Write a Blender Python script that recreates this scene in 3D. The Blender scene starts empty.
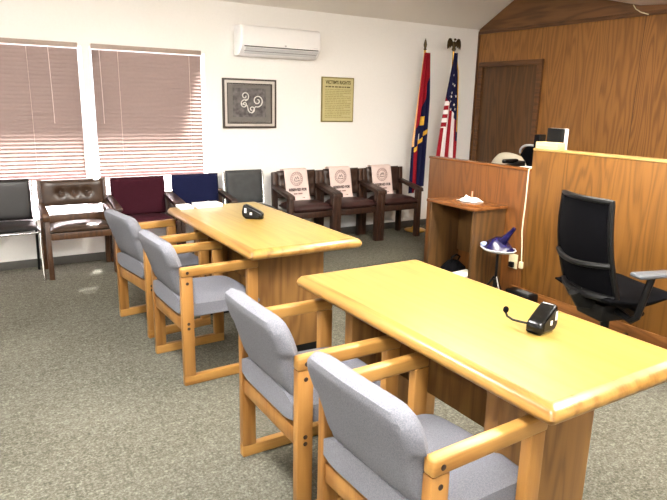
import bpy, bmesh, math, random
from mathutils import Vector, Matrix
random.seed(7)
S = bpy.context.scene
COL = S.collection
PI = math.pi
D, W = 5.878, 5.742            # window wall y, panelled wall x
TOP = 0.757                     # table height
XL, YF = -1.9, -2.2            # wall on the left, wall behind the camera

# ------------------------------------------------------------------ materials
def srgb(r, g, b):
    f = lambda c: (c/255/12.92) if c/255 <= .04045 else ((c/255+.055)/1.055)**2.4
    return (f(r), f(g), f(b), 1)

def new_mat(name):
    m = bpy.data.materials.new(name); m.use_nodes = True
    nt = m.node_tree; nt.nodes.clear()
    out = nt.nodes.new('ShaderNodeOutputMaterial')
    b = nt.nodes.new('ShaderNodeBsdfPrincipled')
    nt.links.new(b.outputs[0], out.inputs[0])
    return m, nt, b, out

def coords(nt, scale=(1, 1, 1), kind='Object'):
    tc = nt.nodes.new('ShaderNodeTexCoord'); mp = nt.nodes.new('ShaderNodeMapping')
    mp.inputs['Scale'].default_value = scale
    nt.links.new(tc.outputs[kind], mp.inputs[0])
    return mp.outputs[0]

def noise(nt, vec, scale, detail=3, rough=.5, dist=0):
    n = nt.nodes.new('ShaderNodeTexNoise')
    n.inputs['Scale'].default_value = scale; n.inputs['Detail'].default_value = detail
    n.inputs['Roughness'].default_value = rough; n.inputs['Distortion'].default_value = dist
    nt.links.new(vec, n.inputs['Vector'])
    return n.outputs[0]

def ramp(nt, fac, stops):
    r = nt.nodes.new('ShaderNodeValToRGB'); e = r.color_ramp.elements
    e[0].position, e[0].color = stops[0]; e[1].position, e[1].color = stops[-1]
    for p, c in stops[1:-1]:
        k = e.new(p); k.color = c
    nt.links.new(fac, r.inputs[0])
    return r.outputs[0]

def math_node(nt, op, a, b=None):
    n = nt.nodes.new('ShaderNodeMath'); n.operation = op
    for i, v in enumerate((a, b)):
        if v is None: continue
        if isinstance(v, (int, float)): n.inputs[i].default_value = v
        else: nt.links.new(v, n.inputs[i])
    return n.outputs[0]

def mix(nt, fac, a, b, mode='MIX'):
    n = nt.nodes.new('ShaderNodeMix'); n.data_type = 'RGBA'; n.blend_type = mode
    for s, v in ((n.inputs['Factor'], fac), (n.inputs['A'], a), (n.inputs['B'], b)):
        if isinstance(v, (int, float)): s.default_value = v
        elif isinstance(v, tuple): s.default_value = v
        else: nt.links.new(v, s)
    for s in n.inputs:
        if s.type == 'RGBA':
            pass
    return n.outputs['Result']

def mixc(nt, fac, a, b, mode='MIX'):
    n = nt.nodes.new('ShaderNodeMixRGB'); n.blend_type = mode
    for s, v in ((n.inputs[0], fac), (n.inputs[1], a), (n.inputs[2], b)):
        if isinstance(v, (int, float)): s.default_value = v
        elif isinstance(v, tuple): s.default_value = v
        else: nt.links.new(v, s)
    return n.outputs[0]

def bump(nt, b, h, strength=.2, dist=.01):
    n = nt.nodes.new('ShaderNodeBump'); n.inputs['Strength'].default_value = strength
    n.inputs['Distance'].default_value = dist
    nt.links.new(h, n.inputs['Height']); nt.links.new(n.outputs[0], b.inputs['Normal'])

def plain(name, c, rough=.5, metal=0, spec=.5, var=.06, scale=30, bmp=0):
    m, nt, b, o = new_mat(name)
    v = coords(nt)
    n = noise(nt, v, scale, 3)
    lo = tuple(x*(1-var) for x in c[:3])+(1,); hi = tuple(min(1, x*(1+var)) for x in c[:3])+(1,)
    nt.links.new(ramp(nt, n, [(.3, lo), (.7, hi)]), b.inputs['Base Color'])
    b.inputs['Roughness'].default_value = rough; b.inputs['Metallic'].default_value = metal
    b.inputs['Specular IOR Level'].default_value = spec
    if bmp: bump(nt, b, n, bmp, .004)
    return m

def wood(name, dark, light, axis='y', rough=.35, ring=9, stretch=.12, spec=.5, freq=7.0, coat=0, rw=.45, bmp=.05):
    """grain lines run along AXIS of the object's own coordinates"""
    m, nt, b, o = new_mat(name)
    sc = [1.0, 1.0, 1.0]; sc['xyz'.index(axis)] = stretch
    v = coords(nt, tuple(sc))
    n1 = noise(nt, v, freq, 2, .45)
    rings = math_node(nt, 'SINE', math_node(nt, 'MULTIPLY', n1, ring*6.28))
    rings = math_node(nt, 'ADD', math_node(nt, 'MULTIPLY', rings, .5), .5)
    sc2 = [90.0, 90.0, 90.0]; sc2['xyz'.index(axis)] = 2.5
    st = noise(nt, coords(nt, tuple(sc2)), 1.0, 3, .6)
    f = math_node(nt, 'ADD', math_node(nt, 'MULTIPLY', rings, rw), math_node(nt, 'MULTIPLY', st, 1-rw))
    nt.links.new(ramp(nt, f, [(.18, dark), (.45, mixed(dark, light, .6)), (.75, light)]), b.inputs['Base Color'])
    b.inputs['Roughness'].default_value = rough; b.inputs['Specular IOR Level'].default_value = spec
    b.inputs['Coat Weight'].default_value = coat; b.inputs['Coat Roughness'].default_value = .25
    if bmp: bump(nt, b, st, bmp, .002)
    return m

def mixed(a, b, t): return tuple(a[i]*(1-t)+b[i]*t for i in range(3))+(1,)

def plywood(name, dark, light, rough=.4, sheet=1.22, off=0.0, seam=True, fy=2.2, rw=.30):
    """oak veneer sheets on a wall that runs along y: cathedral figure, seams between sheets"""
    m, nt, b, o = new_mat(name)
    tc = nt.nodes.new('ShaderNodeTexCoord'); sp = nt.nodes.new('ShaderNodeSeparateXYZ')
    nt.links.new(tc.outputs['Object'], sp.inputs[0])
    y, z = sp.outputs[1], sp.outputs[2]
    yo = math_node(nt, 'ADD', y, off)
    idx = math_node(nt, 'FLOOR', math_node(nt, 'DIVIDE', yo, sheet/3))
    cb = nt.nodes.new('ShaderNodeCombineXYZ')
    nt.links.new(math_node(nt, 'MULTIPLY', idx, 7.31), cb.inputs[0])
    nt.links.new(math_node(nt, 'MULTIPLY', y, fy*2.2), cb.inputs[1])
    nt.links.new(math_node(nt, 'MULTIPLY', z, .55), cb.inputs[2])
    n1 = noise(nt, cb.outputs[0], 1.0, 2, .4)
    rings = math_node(nt, 'SINE', math_node(nt, 'MULTIPLY', n1, 95.0))
    rings = math_node(nt, 'ADD', math_node(nt, 'MULTIPLY', rings, .5), .5)
    cb2 = nt.nodes.new('ShaderNodeCombineXYZ')
    nt.links.new(math_node(nt, 'MULTIPLY', y, 110.0), cb2.inputs[1]); nt.links.new(math_node(nt, 'MULTIPLY', z, 3.0), cb2.inputs[2])
    st = noise(nt, cb2.outputs[0], 1.0, 3, .6)
    cb3 = nt.nodes.new('ShaderNodeCombineXYZ')
    nt.links.new(math_node(nt, 'MULTIPLY', idx, 3.7), cb3.inputs[0])
    pl = noise(nt, cb3.outputs[0], 1.0, 0, .5)
    f = math_node(nt, 'ADD', math_node(nt, 'MULTIPLY', rings, rw), math_node(nt, 'MULTIPLY', st, .45))
    f = math_node(nt, 'ADD', f, math_node(nt, 'MULTIPLY', pl, .35))
    c = ramp(nt, f, [(.22, dark), (.5, mixed(dark, light, .6)), (.85, light)])
    if seam:
        fr = math_node(nt, 'FRACT', math_node(nt, 'DIVIDE', yo, sheet))
        s = math_node(nt, 'LESS_THAN', fr, .004/sheet*1.4)
        c = mixc(nt, s, c, tuple(x*.35 for x in dark[:3])+(1,))
    nt.links.new(c, b.inputs['Base Color'])
    b.inputs['Roughness'].default_value = rough
    bump(nt, b, st, .06, .002)
    return m

def fabric(name, c, var=.25, scale=260, rough=.95, bmp=.35, spec=.15):
    m, nt, b, o = new_mat(name)
    v = coords(nt)
    n = noise(nt, v, scale, 2, .6); n2 = noise(nt, v, 9, 3, .5)
    lo = tuple(x*(1-var) for x in c[:3])+(1,); hi = tuple(min(1, x*(1+var)) for x in c[:3])+(1,)
    c1 = ramp(nt, n, [(.33, lo), (.67, hi)])
    c2 = mixc(nt, .12, c1, ramp(nt, n2, [(.3, lo), (.7, hi)]))
    nt.links.new(c2, b.inputs['Base Color'])
    b.inputs['Roughness'].default_value = rough; b.inputs['Specular IOR Level'].default_value = spec
    bump(nt, b, n, bmp, .003)
    return m

def carpet_mat():
    m, nt, b, o = new_mat('carpet')
    v = coords(nt)
    n = noise(nt, v, 85, 3, .75); n2 = noise(nt, v, 2.0, 4, .6); n3 = noise(nt, v, 30, 2, .6)
    f = math_node(nt, 'ADD', math_node(nt, 'MULTIPLY', n, .72), math_node(nt, 'MULTIPLY', n3, .28))
    c = ramp(nt, f, [(.36, srgb(50, 48, 41)), (.47, srgb(85, 83, 73)), (.54, srgb(105, 103, 93)), (.66, srgb(143, 142, 129))])
    c = mixc(nt, .35, c, ramp(nt, n2, [(.3, srgb(79, 78, 68)), (.7, srgb(108, 106, 96))]))
    nt.links.new(c, b.inputs['Base Color'])
    b.inputs['Roughness'].default_value = 1; b.inputs['Specular IOR Level'].default_value = .05
    bump(nt, b, n, .6, .01)
    return m

def plaster(name, c, scale=60, bmp=.08, rough=.85):
    m, nt, b, o = new_mat(name)
    n = noise(nt, coords(nt), scale, 4, .6)
    nt.links.new(ramp(nt, n, [(.2, tuple(x*.96 for x in c[:3])+(1,)), (.8, c)]), b.inputs['Base Color'])
    b.inputs['Roughness'].default_value = rough; b.inputs['Specular IOR Level'].default_value = .2
    bump(nt, b, n, bmp, .01)
    return m

def leather(name, c, rough=.38):
    m, nt, b, o = new_mat(name)
    v = coords(nt)
    vo = nt.nodes.new('ShaderNodeTexVoronoi'); vo.inputs['Scale'].default_value = 180
    nt.links.new(v, vo.inputs['Vector'])
    n = noise(nt, v, 14, 4, .6)
    nt.links.new(ramp(nt, n, [(.3, tuple(x*.7 for x in c[:3])+(1,)), (.7, tuple(x*1.25 for x in c[:3])+(1,))]), b.inputs['Base Color'])
    b.inputs['Roughness'].default_value = rough
    bump(nt, b, vo.outputs['Distance'], .12, .002)
    return m

def translucent(name, c, amount=.5):
    m, nt, b, o = new_mat(name)
    n = noise(nt, coords(nt), 40, 2)
    col = ramp(nt, n, [(.3, tuple(x*.95 for x in c[:3])+(1,)), (.7, c)])
    nt.links.new(col, b.inputs['Base Color']); b.inputs['Roughness'].default_value = .45
    t = nt.nodes.new('ShaderNodeBsdfTranslucent'); nt.links.new(col, t.inputs[0])
    mx = nt.nodes.new('ShaderNodeMixShader'); mx.inputs[0].default_value = amount
    nt.links.new(b.outputs[0], mx.inputs[1]); nt.links.new(t.outputs[0], mx.inputs[2])
    nt.links.new(mx.outputs[0], o.inputs[0])
    return m

def glass_mat():
    m, nt, b, o = new_mat('window_glass')
    nt.nodes.remove(b)
    t = nt.nodes.new('ShaderNodeBsdfTransparent'); g = nt.nodes.new('ShaderNodeBsdfGlossy')
    g.inputs['Roughness'].default_value = .02
    mx = nt.nodes.new('ShaderNodeMixShader')
    mx.inputs[0].default_value = .05; nt.links.new(t.outputs[0], mx.inputs[1]); nt.links.new(g.outputs[0], mx.inputs[2])
    nt.links.new(mx.outputs[0], o.inputs[0])
    return m

M = {}
M['wall'] = plaster('white_wall_paint', srgb(242, 241, 238))
M['ceiling'] = plaster('ceiling_texture', srgb(232, 228, 220), 90, .3)
M['carpet'] = carpet_mat()
M['panel'] = plywood('oak_veneer_wall', srgb(104, 65, 26), srgb(154, 104, 48), .45)
M['partition'] = plywood('oak_veneer_partition', srgb(82, 51, 16), srgb(124, 83, 34), .4, 1.22, .72, False)
M['partition_low'] = plywood('oak_veneer_low_partition', srgb(84, 48, 18), srgb(120, 74, 32), .4, 1.22, .1, False)
M['trim_wood'] = wood('trim_wood', srgb(72, 44, 20), srgb(100, 64, 32), 'y', .5)
M['door_wood'] = wood('dark_door_wood', srgb(66, 42, 18), srgb(94, 62, 30), 'z', .45, 6)
M['cap_wood'] = wood('pale_cap_wood', srgb(157, 121, 68), srgb(184, 152, 95), 'y', .3)
M['oak_top'] = wood('yellow_oak_tabletop', srgb(132, 107, 50), srgb(152, 128, 64), 'y', .3, 7, .07, .4, 9, .15, .3, 0)
M['oak_edge'] = wood('honey_oak_edge', srgb(123, 85, 37), srgb(160, 122, 63), 'y', .28, 5, .08)
M['oak_panel'] = wood('oak_pedestal', srgb(108, 72, 35), srgb(140, 101, 52), 'z', .45, 6, .12)
M['oak_chair'] = wood('honey_oak_chair', srgb(131, 87, 37), srgb(164, 122, 63), 'x', .38, 4, .15)
M['oak_chair_v'] = wood('honey_oak_chair_upright', srgb(125, 82, 35), srgb(157, 113, 58), 'z', .38, 4, .15)
M['dark_wood'] = wood('dark_brown_wood', srgb(34, 20, 14), srgb(59, 36, 25), 'z', .4)
M['brown_wood'] = wood('mid_brown_wood', srgb(52, 32, 18), srgb(79, 52, 30), 'z', .4)
M['desk_top'] = wood('reddish_desk_top', srgb(100, 59, 27), srgb(130, 82, 43), 'y', .25, 6)
M['desk_side'] = wood('brown_desk_side', srgb(64, 42, 18), srgb(96, 66, 32), 'z', .5, 6)
M['grey_fabric'] = fabric('grey_upholstery', srgb(112, 113, 120), .2)
M['maroon'] = fabric('maroon_upholstery', srgb(56, 20, 31), .3)
M['navy'] = fabric('navy_upholstery', srgb(23, 27, 59), .3)
M['brown_leather'] = leather('brown_leather', srgb(61, 45, 34), .3)
M['dark_leather'] = leather('dark_brown_leather', srgb(52, 36, 29), .34)
M['oxblood'] = leather('oxblood_seat_leather', srgb(50, 25, 23), .45)
M['black_vinyl'] = leather('black_vinyl', srgb(20, 17, 18), .42)
M['charcoal_vinyl'] = leather('charcoal_vinyl', srgb(48, 51, 53), .5)
M['chrome'] = plain('chrome', srgb(205, 205, 205), .18, 1, .5, .02)
M['brass'] = plain('brass', srgb(190, 150, 70), .3, 1, .5, .1)
M['bronze'] = plain('aged_bronze', srgb(80, 68, 44), .4, .8, .5, .2)
M['black_plastic'] = plain('black_plastic', srgb(9, 9, 10), .42, 0, .3, .15)
M['black_gloss'] = plain('glossy_black_plastic', srgb(7, 7, 8), .18, 0, .4, .15)
M['black_mesh'] = fabric('black_mesh_fabric', srgb(9, 9, 13), .5, 400, .9, .3, .08)
M['black_seat'] = fabric('black_seat_fabric', srgb(9, 9, 12), .35, 300, .95, .3, .08)
M['grey_plastic'] = plain('grey_plastic', srgb(85, 89, 94), .4)
M['white_plastic'] = plain('white_plastic', srgb(240, 240, 240), .3, 0, .5, .01)
M['light_grey'] = plain('light_grey_plastic', srgb(208, 210, 212), .35, 0, .5, .02)
M['dark_gap'] = plain('dark_gap', srgb(70, 70, 72), .6)
M['blind'] = translucent('taupe_blind_slat', srgb(124, 107, 101), .3)
M['blind_sunlit'] = translucent('sunlit_blind_slat', srgb(240, 232, 236), .55)  # paler copy of the slat material, sunlight put into the colour
M['headrail'] = plain('taupe_headrail', srgb(158, 140, 128), .4)
M['rail_pink'] = plain('mauve_bottom_rail', srgb(190, 150, 150), .45)
M['cord'] = plain('pale_cord', srgb(190, 172, 166), .6)
M['glass'] = glass_mat()
M['frame_white'] = plain('white_window_frame', srgb(235, 235, 235), .4, 0, .5, .02)
M['base_grey'] = plain('grey_vinyl_baseboard', srgb(82, 80, 75), .55)
M['paper'] = plain('white_paper', srgb(245, 245, 243), .8, 0, .3, .02)
M['towel'] = fabric('pale_pink_cloth', srgb(226, 206, 200), .06, 200, .95, .2)
M['print_ink'] = plain('dark_print', srgb(62, 44, 44), .8)
M['print_soft'] = plain('soft_brown_print', srgb(150, 118, 112), .8)
M['plaque'] = plain('olive_gold_plaque', srgb(190, 181, 132), .45, 0, .5, .06, 12)
M['plaque_edge'] = plain('plaque_edge', srgb(128, 116, 66), .4)
M['plaque_ink'] = plain('plaque_lettering', srgb(98, 88, 44), .6)
M['plaque_ink_soft'] = plain('plaque_small_print', srgb(160, 150, 94), .6)
M['frame_dark'] = plain('dark_frame', srgb(58, 50, 46), .3)
M['frame_silver'] = plain('silver_frame', srgb(196, 192, 186), .35, .3)
M['mat_grey'] = plain('grey_mat_board', srgb(112, 108, 104), .8)
M['art_grey'] = plain('mottled_grey_artwork', srgb(96, 92, 92), .7, 0, .4, .55, 22)
M['art_white'] = plain('pale_scroll_paint', srgb(222, 220, 216), .6)
M['beige_fabric'] = fabric('beige_upholstery', srgb(186, 178, 160), .12)
M['purple'] = plain('shiny_purple_plastic', srgb(22, 17, 66), .25, 0, .5, .35, 14)
M['flag_red'] = fabric('flag_red', srgb(140, 18, 32), .12, 120, .7)
M['flag_white'] = fabric('flag_white', srgb(236, 226, 226), .06, 120, .7)
M['flag_navy'] = fabric('flag_navy', srgb(21, 21, 55), .2, 120, .7)
M['flag_gold'] = fabric('flag_gold', srgb(222, 170, 60), .2, 160, .8)
M['flag_fringe'] = fabric('flag_fringe', srgb(226, 178, 130), .2, 160, .9)
M['ivory'] = plain('ivory_plastic', srgb(216, 206, 170), .4)
M['concrete'] = plain('pale_concrete', srgb(130, 126, 122), .9)

# ------------------------------------------------------------------ mesh helpers
class MB:
    def __init__(self): self.bm = bmesh.new(); self.mi = 0
    def _merge(self, b, mtx=None, smooth=False):
        if mtx is not None: bmesh.ops.transform(b, matrix=mtx, verts=b.verts)
        for f in b.faces:
            f.material_index = self.mi
            if smooth: f.smooth = True
        me = bpy.data.meshes.new('tmp'); b.to_mesh(me); b.free()
        self.bm.from_mesh(me); bpy.data.meshes.remove(me)
        return self
    def box(self, x0, y0, z0, x1, y1, z1, bev=0, seg=2, mtx=None):
        b = bmesh.new(); bmesh.ops.create_cube(b, size=1)
        for v in b.verts:
            v.co = Vector((x0+(v.co.x+.5)*(x1-x0), y0+(v.co.y+.5)*(y1-y0), z0+(v.co.z+.5)*(z1-z0)))
        if bev: bmesh.ops.bevel(b, geom=list(b.edges), offset=bev, segments=seg, affect='EDGES', profile=.5)
        return self._merge(b, mtx, bool(bev))
    def prism(self, poly, a0, a1, axis='y', bev=0, seg=2, mtx=None):
        """poly: points in the two other axes (x,z) for y, (y,z) for x, (x,y) for z"""
        b = bmesh.new()
        def P(q, a): return {'y': (q[0], a, q[1]), 'x': (a, q[0], q[1]), 'z': (q[0], q[1], a)}[axis]
        lo = [b.verts.new(P(q, a0)) for q in poly]; hi = [b.verts.new(P(q, a1)) for q in poly]
        n = len(poly)
        b.faces.new(lo); b.faces.new(hi[::-1])
        for i in range(n): b.faces.new((lo[i], hi[i], hi[(i+1) % n], lo[(i+1) % n]))
        bmesh.ops.recalc_face_normals(b, faces=b.faces)
        if bev: bmesh.ops.bevel(b, geom=list(b.edges), offset=bev, segments=seg, affect='EDGES', profile=.5)
        return self._merge(b, mtx, bool(bev))
    def tube(self, pts, r, n=10, cap=True, mtx=None):
        pts = [Vector(q) for q in pts]
        rs = r if isinstance(r, (list, tuple)) else [r]*len(pts)
        b = bmesh.new(); rings = []
        ref = None
        for i, q in enumerate(pts):
            if i == 0: t = pts[1]-q
            elif i == len(pts)-1: t = q-pts[-2]
            else: t = (pts[i+1]-q).normalized()+(q-pts[i-1]).normalized()
            t.normalize()
            if ref is None:
                ref = Vector((0, 0, 1)) if abs(t.z) < .9 else Vector((1, 0, 0))
            u = t.cross(ref)
            if u.length < 1e-4: u = t.cross(Vector((0, 1, 0)))
            u.normalize(); w = u.cross(t).normalized(); ref = w
            rings.append([b.verts.new(q+(u*math.cos(2*PI*k/n)+w*math.sin(2*PI*k/n))*rs[i]) for k in range(n)])
        for i in range(len(rings)-1):
            for k in range(n):
                b.faces.new((rings[i][k], rings[i][(k+1) % n], rings[i+1][(k+1) % n], rings[i+1][k]))
        if cap: b.faces.new(rings[0][::-1]); b.faces.new(rings[-1])
        bmesh.ops.recalc_face_normals(b, faces=b.faces)
        return self._merge(b, mtx, True)
    def lathe(self, prof, c=(0, 0, 0), n=24, mtx=None):
        b = bmesh.new(); rings = []
        for r, z in prof:
            rings.append([b.verts.new((c[0]+max(r, 1e-4)*math.cos(2*PI*k/n), c[1]+max(r, 1e-4)*math.sin(2*PI*k/n), c[2]+z)) for k in range(n)])
        for i in range(len(rings)-1):
            for k in range(n):
                b.faces.new((rings[i][k], rings[i][(k+1) % n], rings[i+1][(k+1) % n], rings[i+1][k]))
        b.faces.new(rings[0][::-1]); b.faces.new(rings[-1])
        bmesh.ops.recalc_face_normals(b, faces=b.faces)
        return self._merge(b, mtx, True)
    def ball(self, c, r, sx=1, sy=1, sz=1, mtx=None):
        b = bmesh.new(); bmesh.ops.create_uvsphere(b, u_segments=16, v_segments=10, radius=r)
        for v in b.verts: v.co = Vector((c[0]+v.co.x*sx, c[1]+v.co.y*sy, c[2]+v.co.z*sz))
        return self._merge(b, mtx, True)
    def cushion(self, fn, nu, nv, th):
        """closed pillow between front fn(u,v,+1) and back fn(u,v,-1)"""
        b = bmesh.new()
        A = [[b.verts.new(fn(i/nu, j/nv, 1)) for j in range(nv+1)] for i in range(nu+1)]
        B = [[b.verts.new(fn(i/nu, j/nv, -1)) for j in range(nv+1)] for i in range(nu+1)]
        for G, fl in ((A, 0), (B, 1)):
            for i in range(nu):
                for j in range(nv):
                    q = (G[i][j], G[i+1][j], G[i+1][j+1], G[i][j+1])
                    b.faces.new(q[::-1] if fl else q)
        loop = [(i, 0) for i in range(nu)]+[(nu, j) for j in range(nv)]+[(i, nv) for i in range(nu, 0, -1)]+[(0, j) for j in range(nv, 0, -1)]
        for k in range(len(loop)):
            a, c = loop[k], loop[(k+1) % len(loop)]
            b.faces.new((A[a[0]][a[1]], B[a[0]][a[1]], B[c[0]][c[1]], A[c[0]][c[1]]))
        bmesh.ops.recalc_face_normals(b, faces=b.faces)
        return self._merge(b, None, True)
    def sheet(self, fn, nu, nv, colour=None):
        b = bmesh.new()
        A = [[b.verts.new(fn(i/nu, j/nv)) for j in range(nv+1)] for i in range(nu+1)]
        for i in range(nu):
            for j in range(nv):
                f = b.faces.new((A[i][j], A[i+1][j], A[i+1][j+1], A[i][j+1]))
                f.smooth = True
                if colour: f.material_index = colour((i+.5)/nu, (j+.5)/nv)
        me = bpy.data.meshes.new('tmp'); b.to_mesh(me); b.free(); self.bm.from_mesh(me); bpy.data.meshes.remove(me)
        return self
    def build(self, name, mats, parent=None, solid=0, subsurf=0, bevel=0):
        me = bpy.data.meshes.new(name); self.bm.to_mesh(me); self.bm.free()
        for m in (mats if isinstance(mats, (list, tuple)) else [mats]): me.materials.append(m)
        o = bpy.data.objects.new(name, me); COL.objects.link(o)
        try: me.set_sharp_from_angle(angle=math.radians(40))
        except Exception: pass
        if solid:
            md = o.modifiers.new('solid', 'SOLIDIFY'); md.thickness = solid; md.offset = 0
        if bevel:
            md = o.modifiers.new('bevel', 'BEVEL'); md.width = bevel; md.segments = 2; md.limit_method = 'ANGLE'
        if subsurf:
            md = o.modifiers.new('sub', 'SUBSURF'); md.levels = subsurf; md.render_levels = subsurf
        if parent: o.parent = parent
        return o

def tag(o, label, cat, group=None, kind=None):
    o['label'] = label; o['category'] = cat
    if group: o['group'] = group
    if kind: o['kind'] = kind
    return o
def thing(name, label, cat, loc=(0, 0, 0), rz=0, group=None):
    o = bpy.data.objects.new(name, None); o.empty_display_size = .1
    COL.objects.link(o); o.location = loc; o.rotation_euler = (0, 0, rz)
    return tag(o, label, cat, group)
def struct(name, mb, mat, label=None, cat=None, **k):
    o = mb.build(name, mat, **k); o['kind'] = 'structure'
    if label: o['label'] = label
    if cat: o['category'] = cat
    return o
def dup(root, loc, rz, label):
    r = root.copy(); COL.objects.link(r); r.location = loc; r.rotation_euler = (0, 0, rz); r['label'] = label
    for ch in list(root.children):
        c = ch.copy(); COL.objects.link(c); c.parent = r
        for g in list(ch.children):
            d = g.copy(); COL.objects.link(d); d.parent = c
    return r
def text_mesh(name, body, size, mat, parent, mtx, extrude=.0008, width=None, bold=.0):
    cu = bpy.data.curves.new(name, 'FONT'); cu.body = body; cu.size = size
    cu.offset = bold; cu.align_x = 'CENTER'; cu.align_y = 'CENTER'; cu.extrude = extrude
    t = bpy.data.objects.new(name, cu); COL.objects.link(t)
    bpy.context.view_layer.update()
    dg = bpy.context.evaluated_depsgraph_get()
    me = bpy.data.meshes.new_from_object(t.evaluated_get(dg))
    bpy.data.objects.remove(t); bpy.data.curves.remove(cu)
    xs = [v.co.x for v in me.vertices]
    if width and xs:
        k = width/(max(xs)-min(xs))
        for v in me.vertices: v.co.x *= k
    me.transform(mtx); me.materials.clear(); me.materials.append(mat)
    o = bpy.data.objects.new(name, me); COL.objects.link(o)
    if parent: o.parent = parent
    return o
# text standing on a plane that faces -y: local x -> x, local y -> z
FACE = Matrix(((1, 0, 0, 0), (0, 0, -1, 0), (0, 1, 0, 0), (0, 0, 0, 1)))
def sup(t, e): return math.copysign(abs(t)**e, t)

# ------------------------------------------------------------------ the room
struct('floor', MB().box(XL-.1, YF-.1, -.08, W+.1, D+.12, 0), M['carpet'], 'grey flecked carpet over the whole floor', 'floor')
WIN = [(-.25, .982, .45, 1.945), (1.05, 2.108, .45, 1.945)]
w = MB()
y0, y1 = D, D+.12
xs = [XL-.1, WIN[0][0], WIN[0][1], WIN[1][0], WIN[1][1], W+.1]
w.box(xs[0], y0, 0, xs[1], y1, 2.56).box(xs[2], y0, 0, xs[3], y1, 2.56).box(xs[4], y0, 0, xs[5], y1, 2.56)
for a in WIN:
    w.box(a[0], y0, 0, a[1], y1, a[2]); w.box(a[0], y0, a[3], a[1], y1, 2.56)
struct('wall_back', w, M['wall'], 'white painted wall with two windows', 'wall')
struct('wall_left', MB().box(XL-.1, YF-.1, 0, XL, D, 2.6), M['wall'], 'white wall to the left of the windows', 'wall')
struct('wall_front', MB().box(XL, YF-.1, 0, W, YF, 2.6), M['wall'], 'white wall facing the windows', 'wall')
struct('wall_right', MB().box(W, YF-.1, 0, W+.1, D, 3.2), M['panel'], 'oak veneer panelled wall behind the clerk', 'wall')
# ceiling: flat, then a shallow vault that meets the panelled wall as a gable
prof = [(D+.1, 2.40), (D, 2.445), (5.338, 2.735), (4.93, 2.955), (4.054, 2.585), (3.741, 2.49), (3.40, 2.462), (YF-.1, 2.462)]
up = [(y, z+.08) for y, z in prof]
c = bmesh.new(); cm = MB()
for i in range(len(prof)-1):
    cm.prism([prof[i], prof[i+1], up[i+1], up[i]], XL-.1, W+.0, 'x')
struct('ceiling', cm, M['ceiling'], 'off-white textured ceiling with a shallow vault', 'ceiling')
# gable board above the horizontal trim
gb = MB().prism([(5.87, 2.405), (5.87, 2.448), (5.338, 2.733), (4.93, 2.953), (4.054, 2.583), (3.741, 2.488), (3.40, 2.46), (1.2, 2.46), (1.2, 2.405)], W-.012, W-.0005, 'x')
struct('trim_1', gb, wood('gable_board', srgb(84, 54, 28), srgb(116, 78, 43), 'y', .5, 5), 'wooden gable board above the panelled wall', 'trim')
struct('trim_2', MB().box(W-.03, 1.2, 2.385, W-.013, 5.87, 2.425, .004), M['trim_wood'], 'horizontal wooden moulding under the gable board', 'trim')
rk = MB().prism([(5.87, 2.44), (5.338, 2.725), (5.338, 2.70), (5.82, 2.425)], W-.03, W-.0125, 'x')
struct('trim_3', MB().box(W-.02, D-.018, 0, W-.0005, D-.0005, 2.40), M['trim_wood'], 'wooden strip in the room corner', 'trim')
struct('baseboard_back', MB().box(XL, D-.012, 0, W-.02, D-.0005, .075, .003), M['base_grey'], 'dark grey vinyl baseboard under the windows', 'baseboard')

# door in the panelled wall
dr = MB().box(W-.022, 4.885, .01, W-.001, 5.745, 1.985, .003)
door = struct('door_1', dr, M['door_wood'], 'dark stained wooden door in the panelled wall', 'door')
f = MB().box(W-.04, 5.747, 0, W-.001, 5.812, 2.0, .004).box(W-.04, 4.818, 0, W-.001, 4.883, 2.0, .004).box(W-.04, 4.818, 1.987, W-.001, 5.812, 2.045, .004)
f.build('door_frame', M['trim_wood'], door)
MB().lathe([(.0, 0), (.028, .0), (.03, .006), (.012, .012), (.012, .04), (.028, .05), (.03, .066), (.018, .078), (0, .08)], n=16,
           mtx=Matrix.Translation((W-.022, 4.95, .98)) @ Matrix.Rotation(-PI/2, 4, 'Y')).build('door_knob', M['brass'], door)

# windows: frame, glass, and the things outside that shade them
for i, a in enumerate(WIN):
    fr = MB()
    t = .014
    fr.box(a[0], D+.05, a[2], a[0]+t, D+.1, a[3], .003).box(a[1]-t, D+.05, a[2], a[1], D+.1, a[3], .003)
    fr.box(a[0]+t, D+.05, a[2], a[1]-t, D+.1, a[2]+t, .003).box(a[0]+t, D+.05, a[3]-t, a[1]-t, D+.1, a[3], .003)
    fr.box(a[0]+t, D+.05, .80, a[1]-t, D+.1, .83, .003)
    wo = struct('window_%d' % (i+1), fr, M['frame_white'], ('window on the left behind a mauve mini blind', 'window on the right behind a mauve mini blind')[i], 'window')
    MB().box(a[0]+t, D+.072, a[2]+t, a[1]-t, D+.077, .80).box(a[0]+t, D+.072, .83, a[1]-t, D+.077, a[3]-t).build('pane', M['glass'], wo)
    MB().box(a[0]-.0, D-.02, a[2]-.025, a[1]+.0, D+.049, a[2]-.001, .004).build('window_sill', M['frame_white'], wo)
struct('trim_4', MB().box(-3, D+.125, 2.22, 2.17, D+.85, 2.30), M['concrete'], 'roof eave outside above the windows', 'eave')
struct('trim_5', MB().box(-14, D+.13, -.3, 18, D+16, -.1), M['concrete'], 'pale concrete ground outside the windows', 'ground')

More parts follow.
